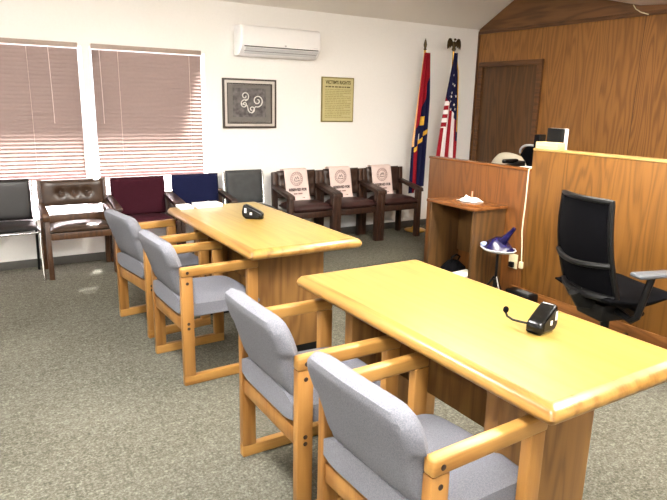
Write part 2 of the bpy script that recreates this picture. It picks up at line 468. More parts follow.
def slats(x0, x1, z0, z1, pitch, depth, tilt, yc):
    mb = MB(); n = int((z1-z0)/pitch)
    b = bmesh.new()
    for k in range(n+1):
        z = z0+k*pitch
        rows = []
        for j in range(4):
            s = (j/3-.5)*depth; bow = .0035*(1-(2*j/3-1)**2)
            yy = yc+s*math.cos(tilt)-bow*math.sin(tilt); zz = z+s*math.sin(tilt)+bow*math.cos(tilt)
            rows.append((b.verts.new((x0, yy, zz)), b.verts.new((x1, yy, zz))))
        for j in range(3):
            q = b.faces.new((rows[j][0], rows[j][1], rows[j+1][1], rows[j+1][0])); q.smooth = True
    me = bpy.data.meshes.new('t'); b.to_mesh(me); b.free(); mb.bm.from_mesh(me); bpy.data.meshes.remove(me)
    return mb
BLIND = [(-.24, .945, 'taupe mini blind on the left window with a tilt wand line down its middle', 'lower mini blind slats in sunlit colour below the left window rail, behind the brown leather chair'),
         (1.062, 2.058, 'taupe mini blind on the right window, wand hanging near its left edge', 'lower mini blind slats in sunlit colour below the right window rail, behind maroon and navy chairs')]
for i, (a, b_, l1, l2) in enumerate(BLIND):
    yb = D-.022
    t = thing('mini_blind', l1, 'window blind', (0, 0, 0), 0, 'taupe mini blinds')
    MB().box(a-.004, yb-.02, 1.925, b_+.004, yb+.02, 1.968, .003).build('headrail', M['headrail'], t)
    slats(a, b_, .845, 1.905, .034, .042, math.radians(105), yb).build('slats', M['blind'], t)
    MB().box(a, yb-.014, .812, b_, yb+.014, .834, .004).build('bottom_rail', M['rail_pink'], t)
    for f_ in ((.22, .88) if i else (.66, .3)):
        x = a+(b_-a)*f_
        MB().tube([(x, yb-.021, 1.925), (x+.002, yb-.021, 1.4), (x, yb-.019, .83)], .0016, 6).build('ladder_cord', M['cord'], t)
    x = a+(b_-a)*(.06 if i else .80)
    MB().tube([(x, yb-.03, 1.93), (x+.004, yb-.034, 1.6), (x+.006, yb-.034, 1.28)], .0035, 6).build('wand', M['cord'], t)
    t2 = thing('lower_blind', l2, 'window blind', (0, 0, 0), 0, 'lower blinds in sunlit colour')  # lower stretch of blind set apart, coloured paler to stand for sunlight
    MB().box(a, yb-.012, .785, b_, yb+.012, .808, .003).build('headrail', M['rail_pink'], t2)
    e0, e1 = WIN[i][0]+.003, WIN[i][1]-.003
    slats(e0, e1, .492, .768, .0295, .036, math.radians(112), yb).build('slats', M['blind_sunlit'], t2)
    MB().box(a, yb-.012, .452, b_, yb+.012, .470, .003).build('bottom_rail', M['blind_sunlit'], t2)

# ------------------------------------------------------------------ air conditioner, picture, plaque
ac = thing('air_conditioner', 'white wall-mounted air conditioner high above the framed picture', 'air conditioner', (2.415, D, 1.945))
p = [(0, .285), (-.15, .285), (-.185, .272), (-.203, .235), (-.205, .10), (-.196, .078), (-.13, .012), (-.10, 0), (0, 0)]
MB().prism([(y, z) for y, z in p], 0, .888, 'x', .012, 3).build('body', M['white_plastic'], ac)
MB().prism([(-.2065, .09), (-.2085, .10), (-.2065, .235), (-.190, .268), (-.188, .262), (-.2035, .232), (-.2035, .1)], .02, .868, 'x').build('front_panel', M['white_plastic'], ac)
MB().prism([(-.199, .068), (-.145, .018), (-.140, .022), (-.194, .072)], .05, .858, 'x').build('air_flap', M['light_grey'], ac)
MB().box(.03, -.2042, .080, .858, -.196, .0885).build('vent_slot', M['dark_gap'], ac)
MB().box(.04, -.172, .0395, .848, -.1655, .0435).build('flap_gap', M['dark_gap'], ac)
MB().box(.465, -.2092, .104, .485, -.2065, .111).build('badge', M['grey_plastic'], ac)
for k in range(1): MB().box(.80, -.2092, .10, .85, -.2065, .105).build('display', M['light_grey'], ac)

pic = thing('framed_picture', 'square framed grey picture with pale scroll design on the white wall', 'picture', (2.578, D, 1.481))
hw, hh = .296, .246
fm = MB()
for t, dy, mi in ((.018, .030, 0), (.038, .024, 1), (.048, .02, 0)):
    pass
def frame_ring(o, i, d0, d1):
    mb = MB()
    mb.box(-hw+o, -d1, -hh+o, -hw+i, -d0, hh-o).box(hw-i, -d1, -hh+o, hw-o, -d0, hh-o)
    mb.box(-hw+i, -d1, hh-i, hw-i, -d0, hh-o).box(-hw+i, -d1, -hh+o, hw-i, -d0, -hh+i)
    return mb
frame_ring(0, .018, .001, .026).build('outer_frame', M['frame_dark'], pic)
frame_ring(.0185, .044, .001, .022).build('silver_frame', M['frame_silver'], pic)
frame_ring(.0445, .056, .001, .018).build('inner_frame', M['frame_dark'], pic)
MB().box(-hw+.057, -.010, -hh+.057, hw-.057, -.001, hh-.057).build('mat_board', M['mat_grey'], pic)
MB().box(-.185, -.0125, -.135, .18, -.0102, .155).build('artwork', M['art_grey'], pic)
sw = MB()
def spiral(cx, cz, r, a0, turns, sgn):
    pts = []
    for k in range(28):
        u = k/27; a = a0+sgn*u*turns*2*PI; rr = r*(1-.82*u)
        pts.append((cx+rr*math.cos(a), -.0145, cz+rr*math.sin(a)))
    return pts
for q in ((-.055, .075, .048, -PI/2, 1.3, 1), (-.062, -.005, .042, PI/2, 1.3, 1), (.02, -.055, .042, PI, 1.3, 1), (.085, .03, .062, -PI/2, 1.5, 1)):
    sw.tube(spiral(*q), .0055, 6)
sw.tube([(-.055, -.0145, .027), (-.03, -.0145, .045), (-.062, -.0145, .037)], .005, 6)
sw.tube([(-.10, -.0145, -.0), (-.03, -.0145, -.02), (-.022, -.0145, -.055)], .005, 6)
sw.tube([(.02, -.0145, -.097), (.06, -.0145, -.03), (.085, -.0145, -.032)], .005, 6)
sw.build('scroll_design', M['art_white'], pic)

pl = thing('wall_plaque', 'olive gold plaque titled victims rights with small print on the white wall', 'plaque', (3.642, D, 1.542))
ph, pw = .243, .2115
MB().box(-pw, -.016, -ph, pw, -.001, ph, .003).build('backing', M['plaque_edge'], pl)
MB().box(-pw+.014, -.0185, -ph+.014, pw-.014, -.0162, ph-.014).build('face', M['plaque'], pl)
text_mesh('title', "VICTIM'S RIGHTS", .052, M['plaque_ink'], pl, Matrix.Translation((0, -.0195, .185)) @ FACE, width=.33, bold=.0018)
sm = MB(); rr = random.Random(3)
x = -.165
while x < .16:
    l = rr.uniform(.02, .05); sm.box(x, -.0195, .132, min(x+l, .168), -.0186, .146); x += l+.009
sm.build('subtitle', M['plaque_ink'], pl)
sm = MB()
for k in range(17):
    z = .105-k*.0187; x = -.17; end = .165 if k % 4 != 3 else rr.uniform(.0, .12)
    while x < end:
        l = rr.uniform(.015, .05); sm.box(x, -.0195, z, min(x+l, .172), -.0186, z+.009); x += l+.007
sm.build('small_print', M['plaque_ink_soft'], pl)

# ------------------------------------------------------------------ conference tables
def table(name, label, x0, x1, ya, yb, st=.26):
    cx, cy = (x0+x1)/2, (ya+yb)/2; hx, hy = (x1-x0)/2, (yb-ya)/2
    t = thing(name, label, 'table', (cx, cy, 0), 0, 'yellow oak conference tables')
    e = .035
    # bullnose rim: rounded rectangle rings swept through an edge profile
    prof = [(.010, .705), (.002, .711), (-.003, .725), (.001, .738), (.012, .751), (e, TOP)]
    def ring(ins, z, rc=.014):
        out = []
        X, Y = hx-ins, hy-ins; r = max(rc-ins*.3, .004)
        for sx, sy, a0 in ((1, 1, 0), (-1, 1, PI/2), (-1, -1, PI), (1, -1, 3*PI/2)):
            for k in range(4):
                a = a0+k/3*PI/2
                out.append((sx*(X-r)+r*math.cos(a), sy*(Y-r)+r*math.sin(a), z))
        return out
    b = bmesh.new(); rs = [[b.verts.new(q) for q in ring(i, z)] for i, z in prof]
    n = len(rs[0])
    for i in range(len(rs)-1):
        for k in range(n): b.faces.new((rs[i][k], rs[i][(k+1) % n], rs[i+1][(k+1) % n], rs[i+1][k])).smooth = True
    b.faces.new(rs[0][::-1])
    inn = [b.verts.new(q) for q in ring(e, TOP-.005)]
    for k in range(n): b.faces.new((rs[-1][k], rs[-1][(k+1) % n], inn[(k+1) % n], inn[k]))
    b.faces.new(inn)
    m = MB(); m._merge(b); m.build('edge_band', M['oak_edge'], t)
    b = bmesh.new(); a1 = [b.verts.new(q) for q in ring(e, TOP-.0049)]; a2 = [b.verts.new(q) for q in ring(e, TOP)]
    b.faces.new(a1[::-1]); b.faces.new(a2)
    for k in range(n): b.faces.new((a1[k], a1[(k+1) % n], a2[(k+1) % n], a2[k]))
    m = MB(); m._merge(b); m.build('tabletop', M['oak_top'], t)
    for s in (-1, 1):
        ys = s*(hy-st)
        lo, hi = sorted((ys, ys-s*.055))
        p_ = MB().box(-.245, lo, .06, .245, hi, .705, .003).build('pedestal', M['oak_panel'], t)
        MB().box(-.235, lo+.006, 0, .235, hi-.006, .0598).build('plinth', M['black_plastic'], p_)
    MB().box(-.02, -hy+st+.056, .35, .02, hy-st-.056, .60, .002).build('stretcher', M['oak_panel'], t)
    return t
table('conference_table', 'yellow oak conference table nearest the camera, two grey chairs at its left', 1.217, 1.902, .880, 2.275)
table('conference_table', 'yellow oak conference table farther back, nearer the windows', 1.209, 1.9015, 2.758, 4.232)

for (x_, y_, w_, h_, lab) in ((1.305, 4.13, .095, .022, 'small low white slab at the far left corner of the farther table'), (1.475, 4.14, .19, .026, 'wider low white slab at the window end of the farther table')):
    o = MB().box(-w_/2, -.06, 0, w_/2, .06, h_, .002).build('white_slab', M['paper'])  # low white slab at the far edge of the tabletop
    o.location = (x_, y_, TOP+.0004); tag(o, lab, 'paper')

# ------------------------------------------------------------------ grey upholstered oak chairs
def grey_chair(label):
    t = thing('oak_armchair', label, 'chair', group='grey upholstered oak armchairs')
    for s in (-1, 1):
        ya, yb = sorted((s*.265, s*.229))
        # sled frame in members: rear post, front post, floor rail, arm
        MB().box(-.22, ya, .052, -.158, yb, .609, .004).build('rear_leg', M['oak_chair_v'], t)
        MB().box(.158, ya, .052, .22, yb, .609, .004).build('front_leg', M['oak_chair_v'], t)
        MB().box(-.22, ya, 0, .22, yb, .0515, .004).build('floor_rail', M['oak_chair'], t)
        arm = MB().box(-.222, min(ya, s*.27), .6095, .222, max(yb, s*.27), .66, .009, 3).build('arm', M['oak_chair'], t)
        yo = s*.2652; yo2 = s*.2705
        R = Matrix.Rotation(PI/2, 4, 'X')
        for (x, z, y_) in ((-.189, .634, yo2), (-.189, .575, yo), (-.189, .352, yo), (-.189, .325, yo), (.189, .352, yo), (.189, .325, yo)):
            MB().lathe([(0, -.0012), (.0085, -.0012), (.0085, .0012), (0, .0012)], n=12, mtx=Matrix.Translation((x, y_, z)) @ R).build('dowel_plug', M['dark_wood'], t)
    MB().box(-.213, -.2285, .305, -.178, .2285, .375, .004).build('rear_rail', M['oak_chair_v'], t)
    MB().box(.165, -.2285, .305, .20, .2285, .375, .004).build('front_rail', M['oak_chair_v'], t)
    # seat cushion with waterfall front and a rolled rear edge
    def seat(u, v, s):
        x = -.222+u*.472; y = (v-.5)*2*.2265
        e = max(.6, (1-abs(2*v-1)**8)**.4)
        eu = (1-abs(2*u-1)**5)**.5 if u > .5 else max(.7, (1-abs(2*u-1)**12)**.3)
        top = .470+.016*math.sin(PI*v)-.014*u+.05*max(0, 1-u/.22)**1.5*.7
        zb = .352+.02*max(0, 1-u/.22)
        mid = (top+zb)/2+.0
        h = (top-zb)/2
        return (x, y, mid+s*h*max(.12, e)*max(.12, eu))
    MB().cushion(seat, 26, 16, 0).build('seat', M['grey_fabric'], t)
    # back cushion: wide above the arms with chamfered corners, narrow between the posts
    def back(u, v, s):
        z = .488+v*.310; a = 2*u-1
        k = min(1, max(0, (z-.655)/.02)); k = k*k*(3-2*k)
        hwid = .2265+.022*k
        c_ = max(0, (z-.70)/.098)
        hwid -= .05*c_**2.6
        q = min(1, max(0, (z-.50)/.30))
        lean = -.188-.098*q
        th = .040*max(.16, (1-abs(a)**12)**.5*(max(.75, (1-abs(2*v-1)**12)**.5) if v < .5 else (1-abs(2*v-1)**12)**.5))
        return (lean+.012*a*a+s*th, a*hwid, z-.010*a**4*v)
    MB().cushion(back, 24, 22, 0).build('backrest', M['grey_fabric'], t)
    return t
ch = grey_chair('grey upholstered oak armchair nearest the camera, at the near table end')
dsp = [((1.115, 1.245, 0), 2, None),
       ((1.12, 1.93, 0), 0, 'grey upholstered oak armchair second from the camera, at the near table far corner'),
       ((1.105, 3.205, 0), 2, 'grey upholstered oak armchair at the near end of the farther table'),
       ((1.085, 3.985, 0), 8, 'grey upholstered oak armchair at the window end of the farther table')]
for i, (l, a, lab) in enumerate(dsp):
    if i == 0: ch.location = l; ch.rotation_euler = (0, 0, math.radians(a))
    else: dup(ch, l, math.radians(a), lab)

# ------------------------------------------------------------------ chairs along the window wall (local: facing -y)
def pad(x0, x1, y, z0, z1, th, lean=0, tuft=(), sag=0, e=6):
    """upholstered upright panel facing -y; tuft: (u,v) buttons"""
    def fn(u, v, s):
        x = x0+(x1-x0)*u; z = z0+(z1-z0)*v
        k = max(.12, (1-abs(2*u-1)**e)**.45*(1-abs(2*v-1)**e)**.45)
        d = th*k
        if s < 0:
            for (a, b, dep, r) in tuft:
                q = ((u-a)*(x1-x0))**2+((v-b)*(z1-z0))**2
                d -= dep*math.exp(-q/(r*r))
        return (x, y+lean*(v)+s*d, z-sag*(2*u-1)**2*0)
    return MB().cushion(fn, 40, 24, 0)
def seat_pad(x0, x1, y0, y1, z0, z1, e=6, dome=.012):
    def fn(u, v, s):
        x = x0+(x1-x0)*u; y = y0+(y1-y0)*v
        k = max(.15, (1-abs(2*u-1)**e)**.45*(1-abs(2*v-1)**e)**.45)
        m = (z0+z1)/2; h = (z1-z0)/2
        return (x, y, m+s*h*k+(dome*math.sin(PI*u)*math.sin(PI*v) if s > 0 else 0))
    return MB().cushion(fn, 24, 16, 0)

def courtroom_chair(label, grp='dark wooden armchairs by the flags'):
    t = thing('wooden_armchair', label, 'chair', group=grp)
    for s in (-1, 1):
        x0, x1 = sorted((s*.288, s*.234))
        MB().box(x0, -.26, 0, x1, -.195, .545, .005).build('front_leg', M['dark_wood'], t)
        MB().prism([(.10, 0), (.155, 0), (.155, .40), (.17, .775), (.125, .785), (.10, .40)], x0, x1, 'x', .004).build('rear_leg', M['dark_wood'], t)
        MB().prism([(-.285, .535), (-.275, .575), (-.22, .59), (.13, .645), (.13, .61), (-.22, .545)], min(s*.295, s*.228), max(s*.295, s*.228), 'x', .006).build('arm', M['dark_wood'], t)
        MB().box(x0+.01, -.194, .34, x1-.01, .099, .395, .003).build('side_rail', M['dark_wood'], t)
    MB().box(-.2335, -.245, .33, .2335, -.21, .395, .003).build('front_rail', M['dark_wood'], t)
    seat_pad(-.232, .232, -.27, .095, .385, .475).build('seat', M['oxblood'], t)
    pad(-.232, .232, .115, .50, .79, .034, .03, [(u, v, .014, .035) for u in (.14, .38, .62, .86) for v in (.3, .7)]).build('backrest', M['dark_leather'], t)
    return t
YC = 5.61
XD = (3.06, 3.635, 4.215)
labs = ['dark wooden armchair under a printed pink cloth, next to the charcoal chair',
        'dark wooden armchair under a printed pink cloth, middle of the three alike',
        'dark wooden armchair under a printed pink cloth, closest to the flags']
d0 = courtroom_chair(labs[0]); d0.location = (XD[0], YC, 0)
for i in (1, 2): dup(d0, (XD[i], YC, 0), 0, labs[i])

def towel(x, label, dx):
    t = thing('printed_cloth', label, 'cloth', (x+dx, YC, 0), 0, 'printed pink cloths on the dark chairs')
    hwid = .138
    def fn(u, v):
        # v: 0 at the front hem, over the top edge, to the rear hem
        xx = (2*u-1)*hwid
        L = v*.62
        wob = .004*math.sin(9*u+v*5)
        front = .345
        if L < front:
            z = .455+L; k = (z-.5)/.29
            y = .115+.03*k-.041+wob-.004
            if z < .52: y -= (.52-z)*.35
            return (xx+.03*(1-L/front)*1.0, y, z)
        a = (L-front)/.075
        if a < 1:
            th = a*PI
            return (xx, .145-.045*math.cos(th)+wob*.3*(1-a), .800+.012*math.sin(th))
        return (xx, .190+wob*.3, .800-(L-front-.075))
    MB().sheet(fn, 14, 40).build('cloth', M['towel'], t, solid=.003)
    # print follows the front face, which leans with the backrest
    A = math.atan(.03/.29)
    def on(zc, dxx=0):
        k = (zc-.5)/.29
        return Matrix.Translation((dxx+.03*(1-(zc-.455)/.345), .115+.03*k-.0515, zc)) @ Matrix.Rotation(-A, 4, 'X') @ FACE
    b = MB()
    for r_, w_ in ((.073, .0045), (.05, .003)):
        pts = [(r_*math.cos(a*2*PI/40), r_*math.sin(a*2*PI/40), 0) for a in range(41)]
        b.tube(pts, w_*.6, 6, mtx=on(.705))
    for k in range(18):
        a = k*2*PI/18
        b.box(-.004, -.005, -.001, .004, .005, .001, mtx=on(.705) @ Matrix.Rotation(a, 4, 'Z') @ Matrix.Translation((.0615, 0, 0)))
    b.build('seal', M['print_soft'], t)
    b = MB()
    b.tube([(-.028, -.012, 0), (-.01, .02, 0), (0, -.004, 0), (.012, .024, 0), (.03, -.008, 0)], .003, 6, mtx=on(.705))
    b.tube([(-.034, -.02, 0), (0, -.026, 0), (.034, -.02, 0)], .003, 6, mtx=on(.705))
    b.build('seal_emblem', M['print_ink'], t)
    text_mesh('lettering', 'RESERVED FOR', .04, M['print_ink'], t, on(.588), width=.22, bold=.0016)
    b = MB()
    for z, spans in ((.545, ((-.055, -.01), (0, .05))), (.498, ((-.08, -.03), (-.02, .02), (.03, .075)))):
        for q in spans: b.box(q[0], -.007, -.001, q[1], .007, .001, mtx=on(z))
    b.build('small_lettering', M['print_soft'], t)
towel(XD[0], 'pale pink printed cloth hung over the dark chair next to the charcoal chair', -.03)
towel(XD[1], 'pale pink printed cloth hung over the middle dark chair', -.045)
towel(XD[2], 'pale pink printed cloth hung over the dark chair closest to the flags', -.05)

def fabric_chair(name_label, fab, loc, width, rz=0):
    t = thing('upholstered_armchair', name_label, 'chair', loc, rz)
    h = width/2
    for s in (-1, 1):
        x0, x1 = sorted((s*(h+.035), s*(h-.005)))
        MB().box(x0, -.235, 0, x1, -.185, .545, .005).build('front_leg', M['dark_wood'], t)
        MB().prism([(.12, 0), (.165, 0), (.14, .36), (.165, .64), (.12, .64), (.095, .36)], x0, x1, 'x', .004).build('rear_leg', M['dark_wood'], t)
        MB().prism([(-.265, .548), (-.26, .572), (-.22, .585), (.16, .632), (.16, .605), (-.22, .546)], min(s*(h+.05), s*(h-.015)), max(s*(h+.05), s*(h-.015)), 'x', .006).build('arm', M['dark_wood'], t)
        MB().box(x0+.008, -.184, .30, x1-.008, .094, .345, .003).build('side_rail', M['dark_wood'], t)
    seat_pad(-h+.006, h-.006, -.25, .10, .355, .455).build('seat', fab, t)
    pad(-h+.0, h-.0, .115, .44, .795, .036, .03, (), 0, 9).build('backrest', fab, t)
    return t
fabric_chair('maroon fabric armchair with dark wooden arms, under the right window', M['maroon'], (1.375, YC, 0), .50)
fabric_chair('navy blue fabric armchair with dark wooden arms, beside the charcoal chair', M['navy'], (1.935, YC+.01, 0), .47)

# brown tufted leather chair
t = thing('leather_armchair', 'brown tufted leather chair with wooden frame, in front of the left window', 'chair', (.80, YC, 0))
for s in (-1, 1):
    x0, x1 = sorted((s*.285, s*.245))
    MB().prism([(-.255, 0), (-.215, 0), (-.175, .50), (-.215, .50)], x0, x1, 'x', .005).build('front_leg', M['brown_wood'], t)
    MB().prism([(.13, 0), (.165, 0), (.13, .40), (.165, .80), (.125, .80), (.085, .40)], x0, x1, 'x', .005).build('rear_leg', M['brown_wood'], t)
    MB().prism([(-.25, .50), (-.255, .545), (-.225, .565), (.12, .61), (.12, .575), (-.20, .50)], min(s*.30, s*.24), max(s*.30, s*.24), 'x', .008).build('arm', M['brown_wood'], t)
MB().box(-.2445, -.23, .335, .2445, -.185, .395, .005).build('front_rail', M['brown_wood'], t)
MB().box(-.2445, .065, .40, .2445, .09, .50, .004).build('rear_rail', M['brown_wood'], t)
seat_pad(-.243, .243, -.25, .06, .385, .445, 5, .02).build('seat', M['brown_leather'], t)
pad(-.26, .26, .085, .575, .80, .04, .02, [(.29, .52, .030, .034), (.5, .52, .030, .034), (.71, .52, .030, .034)], 0, 7).build('backrest', M['brown_leather'], t)
for u_ in (.29, .5, .71): MB().ball((-.26+.52*u_, .085+.0104-.0135, .575+.225*.52), .011, 1, .5, 1).build('button', M['dark_leather'], t)

# chrome framed chairs without arms
def chrome_chair(label, loc, vinyl, wd=.45):
    t = thing('chrome_frame_chair', label, 'chair', loc, 0, 'chrome framed vinyl chairs')
    h = wd/2
    for s in (-1, 1):
        x = s*(h+.012)
        MB().tube([(x, -.24, 0), (x, -.20, .40), (x, -.17, .418), (x, .08, .40), (x, .12, .45), (x, .165, .80)], .0115, 10).build('side_frame', M['chrome'], t)
        MB().tube([(x, .165, 0), (x, .10, .385)], .011, 10).build('rear_leg', M['black_plastic'], t)
        MB().prism([(.117, .455), (.127, .455), (.165, .80), (.155, .80)], min(x-s*.004, x-s*.012), max(x-s*.004, x-s*.012), 'x').build('edge_strip', M['chrome'], t)
    MB().tube([(-h-.012, -.185, .405), (h+.012, -.185, .405)], .010, 10).build('front_bar', M['chrome'], t)
    seat_pad(-h+.002, h-.002, -.235, .085, .418, .478, 6, .01).build('seat', vinyl, t)
    pad(-h+.004, h-.004, .105, .47, .815, .026, .042, (), 0, 10).build('backrest', vinyl, t)
    return t
chrome_chair('black vinyl chair with chrome frame at the left edge beside the brown chair', (.235, YC, 0), M['black_vinyl'], .46)
chrome_chair('charcoal vinyl armless chair with chrome frame under the framed picture', (2.455, YC+.01, 0), M['charcoal_vinyl'], .41)

# ------------------------------------------------------------------ flags
def flag_stand(t, mat_pole, h):
    MB().lathe([(0, 0), (.13, 0), (.135, .012), (.12, .02), (.05, .035), (.03, .06), (.026, .11), (0, .112)], n=28).build('base', M['brass'], t)
    MB().tube([(0, 0, .10), (0, 0, h)], .0125, 12).build('pole', mat_pole, t)
# Arizona style: red upper rays, navy lower half, gold fringe
t = thing('flag_on_pole', 'red and navy flag with gold fringe on a pole with a spear finial', 'flag', (4.665, 5.63, 0), 0, 'flags in the corner')
flag_stand(t, M['brass'], 2.12)
MB().lathe([(0, 0), (.012, 0), (.02, .012), (.01, .022), (.014, .03), (.02, .06), (.012, .10), (0, .135)], (0, 0, 2.12), 12).build('finial', M['bronze'], t)
def azf(u, v):
    s, q = u, v
    z = 2.09-q*1.52
    l = -.045-.075*min(1, q*1.6)-.03*q; r = .03+.035*min(1, q*3)-.02*q
    return (l+(r-l)*s, -.045+.032*math.sin(s*17+q*2)*(.5+q*.5), z-.10*(1-s)*q+.0)
def azc(s, q):
    if s < .10: return 3 if q < .66 else 2
    d = .70-.13*s
    if abs(q-d) < .016: return 4
    if q > d: return 0 if s < .45 else 2
    if .455 < q < .52 and .4 < s < .78: return 4
    if .58 < q < .66 and .34 < s < .46: return 1
    if q < .16+.42*(1-s): return 0
    return 2
MB().sheet(azf, 50, 200, azc).build('cloth', [M['flag_red'], M['flag_white'], M['flag_navy'], M['flag_fringe'], M['flag_gold']], t, solid=.003)
# US flag
t = thing('flag_on_pole', 'stars and stripes flag on a pole topped by an eagle finial', 'flag', (5.075, 5.60, 0), 0, 'flags in the corner')
flag_stand(t, M['brass'], 2.13)
def usf(u, v):
    s, q = u, v
    z = 2.11-q*1.36
    l = -.022-.20*min(1, q*1.05)**.9; r = .022+.055*min(1, q*2.2)
    return (l+(r-l)*s, -.05+.03*math.sin(s*15+q*3)*(.4+q*.6), z-.04*(1-s)*q)
def usc(s, q):
    if s > .93: return 2 if q < .75 else 0
    if q < .36+.22*s: return 2
    if s < .2 and q < .62: return int((q-.36)*28) % 2
    return int(s*9) % 2
MB().sheet(usf, 45, 220, usc).build('cloth', [M['flag_red'], M['flag_white'], M['flag_navy']], t, solid=.003)
st = MB()
def star(c, r):
    pts = []
    for k in range(10):
        a = PI/2+k*PI/5; rr_ = r if k % 2 == 0 else r*.42
        pts.append((c[0]+rr_*math.cos(a), c[2]+rr_*math.sin(a)))
    st.prism(pts, c[1]-.001, c[1]+.001, 'y')
for s, q in ((.30, .36), (.5, .33), (.42, .40), (.6, .43), (.35, .255), (.6, .27), (.72, .36), (.5, .47), (.45, .18), (.75, .47)):
    a = usf(s, q); star((a[0], a[1]-.006, a[2]), .019)
st.build('stars', M['flag_white'], t)
MB().tube([(.018, -.03, 2.1), (.034, -.065, 1.9), (.05, -.08, 1.5), (.055, -.085, 1.2)], .005, 8).build('gold_cord', M['flag_gold'], t)
eg = MB()
eg.ball((0, 0, 2.145), .02, 1, 1, .8)
eg.ball((0, 0, 2.20), .026, .9, .8, 1.7)
eg.prism([(-.012, 2.18), (.012, 2.18), (.034, 2.145), (.0, 2.155), (-.034, 2.145)], -.005, .005, 'y', .002)
eg.ball((.004, -.008, 2.262), .014); eg.tube([(.006, -.014, 2.264), (.012, -.03, 2.255)], [.006, .001], 8)
eg.prism([(-.016, 2.185), (.016, 2.185), (.028, 2.15), (-.028, 2.15)], -.006, .006, 'y')
for s in (-1, 1):
    eg.prism([(s*.008, 2.225), (s*.03, 2.242), (s*.055, 2.275), (s*.082, 2.272), (s*.10, 2.24), (s*.106, 2.19), (s*.098, 2.15), (s*.088, 2.185), (s*.078, 2.155), (s*.066, 2.19), (s*.052, 2.168), (s*.042, 2.20), (s*.026, 2.18), (s*.01, 2.195)], -.007, .007, 'y', .003)
eg.build('finial', M['bronze'], t)

# ------------------------------------------------------------------ partitions, desk and clerk area
XP = 3.75
p1 = struct('wall_partition_low', MB().box(XP, 3.165, 0, XP+.075, 4.37, 1.022, .002), M['partition_low'], 'lower oak partition in front of the clerk seat', 'partition')
MB().box(XP-.006, 3.165, 1.0222, XP+.081, 4.376, 1.042, .004).build('cap', M['desk_top'], p1)
p2 = struct('wall_partition_tall', MB().box(XP, -1.2, 0, XP+.09, 3.1645, 1.188, .002), M['partition'], 'tall oak partition behind the black office chair', 'partition')
MB().box(XP-.006, -1.2, 1.1882, XP+.10, 3.1645, 1.205, .004).build('cap', M['cap_wood'], p2)
struct('baseboard_partition', MB().box(XP-.014, -1.2, 0, XP-.0005, 3.263, .085, .004), wood('partition_baseboard', srgb(100, 60, 26), srgb(128, 82, 40), 'y', .4), 'wooden baseboard at the foot of the partitions', 'baseboard')

t = thing('small_desk', 'small wooden desk with open kneehole against the low partition', 'desk', (3.556, 3.645, 0))
MB().box(-.190, -.288, .703, .186, .288, .727, .004).build('desk_top', M['desk_top'], t)
MB().box(-.165, -.270, 0, .184, -.245, .7028, .002).build('side_panel', M['desk_side'], t)
MB().box(-.165, .245, 0, .184, .270, .7028, .002).build('side_panel', M['desk_side'], t)
MB().box(.16, -.2445, .25, .178, .2445, .7028, .002).build('modesty_panel', M['desk_side'], t)

def tissue(name, label, loc, sx, sy, sz, seed):
    r = random.Random(seed); ph_ = [r.uniform(0, 6) for _ in range(6)]
    def fn(u, v):
        x = (u-.5)*sx; y = (v-.5)*sy
        h = abs(math.sin(5*u+ph_[0])*math.sin(6*v+ph_[1]))*.6+abs(math.sin(11*u+ph_[2]+3*v))*.3+.1*math.sin(19*v+ph_[3])
        e = (1-(2*u-1)**4)*(1-(2*v-1)**4)
        return (x+.012*math.sin(8*v+ph_[4]), y+.012*math.sin(9*u+ph_[5]), max(.003, sz*h*e+.004))
    o = MB().sheet(fn, 26, 26).build(name, M['paper'], None, solid=.002)
    o.location = loc; return tag(o, label, 'paper')
tissue('crumpled_tissue', 'crumpled white tissue lying on the small desk', (3.60, 3.66, .728), .12, .19, .045, 4)

o = MB().lathe([(0, 0), (.014, 0), (.016, .004), (.007, .01), (.006, .06), (.008, .066), (0, .07)], n=12).build('small_marker', plain('salmon_plastic', srgb(222, 160, 130), .5))
o.location = (3.70, 3.73, .7275); tag(o, 'tiny salmon upright stick on the small desk behind the tissue', 'pen')

# under the desk
t = thing('storage_box', 'black box topped with white paper on the floor under the small desk', 'box', (3.50, 3.53, 0), .12)
MB().box(-.13, -.085, 0, .10, .085, .115, .01).build('box_body', M['black_plastic'], t)
MB().box(-.115, -.07, .1155, .085, .07, .15, .004).build('paper_stack', M['paper'], t)
def bag_fn(u, v, s):
    a = 2*PI*u
    return (0, 0, 0)
t = thing('black_bag', 'slumped black bag on the floor under the small desk', 'bag', (3.56, 3.75, 0))
b = MB()
b.lathe([(0, 0), (.11, 0), (.13, .03), (.125, .09), (.10, .15), (.06, .19), (.02, .20), (0, .2)], n=22)
for vtx in b.bm.verts:
    q = vtx.co; k = 1+.12*math.sin(7*q.x*20+q.z*30)*(.5)+.08*math.sin(q.y*70)
    q.x *= k*.9; q.y *= k*.95
b.build('bag_body', M['black_seat'], t)
MB().tube([(-.04, -.02, .18), (-.055, -.03, .235), (0, -.03, .255), (.05, -.02, .23), (.04, 0, .18)], .008, 8).build('handle', M['black_seat'], t)

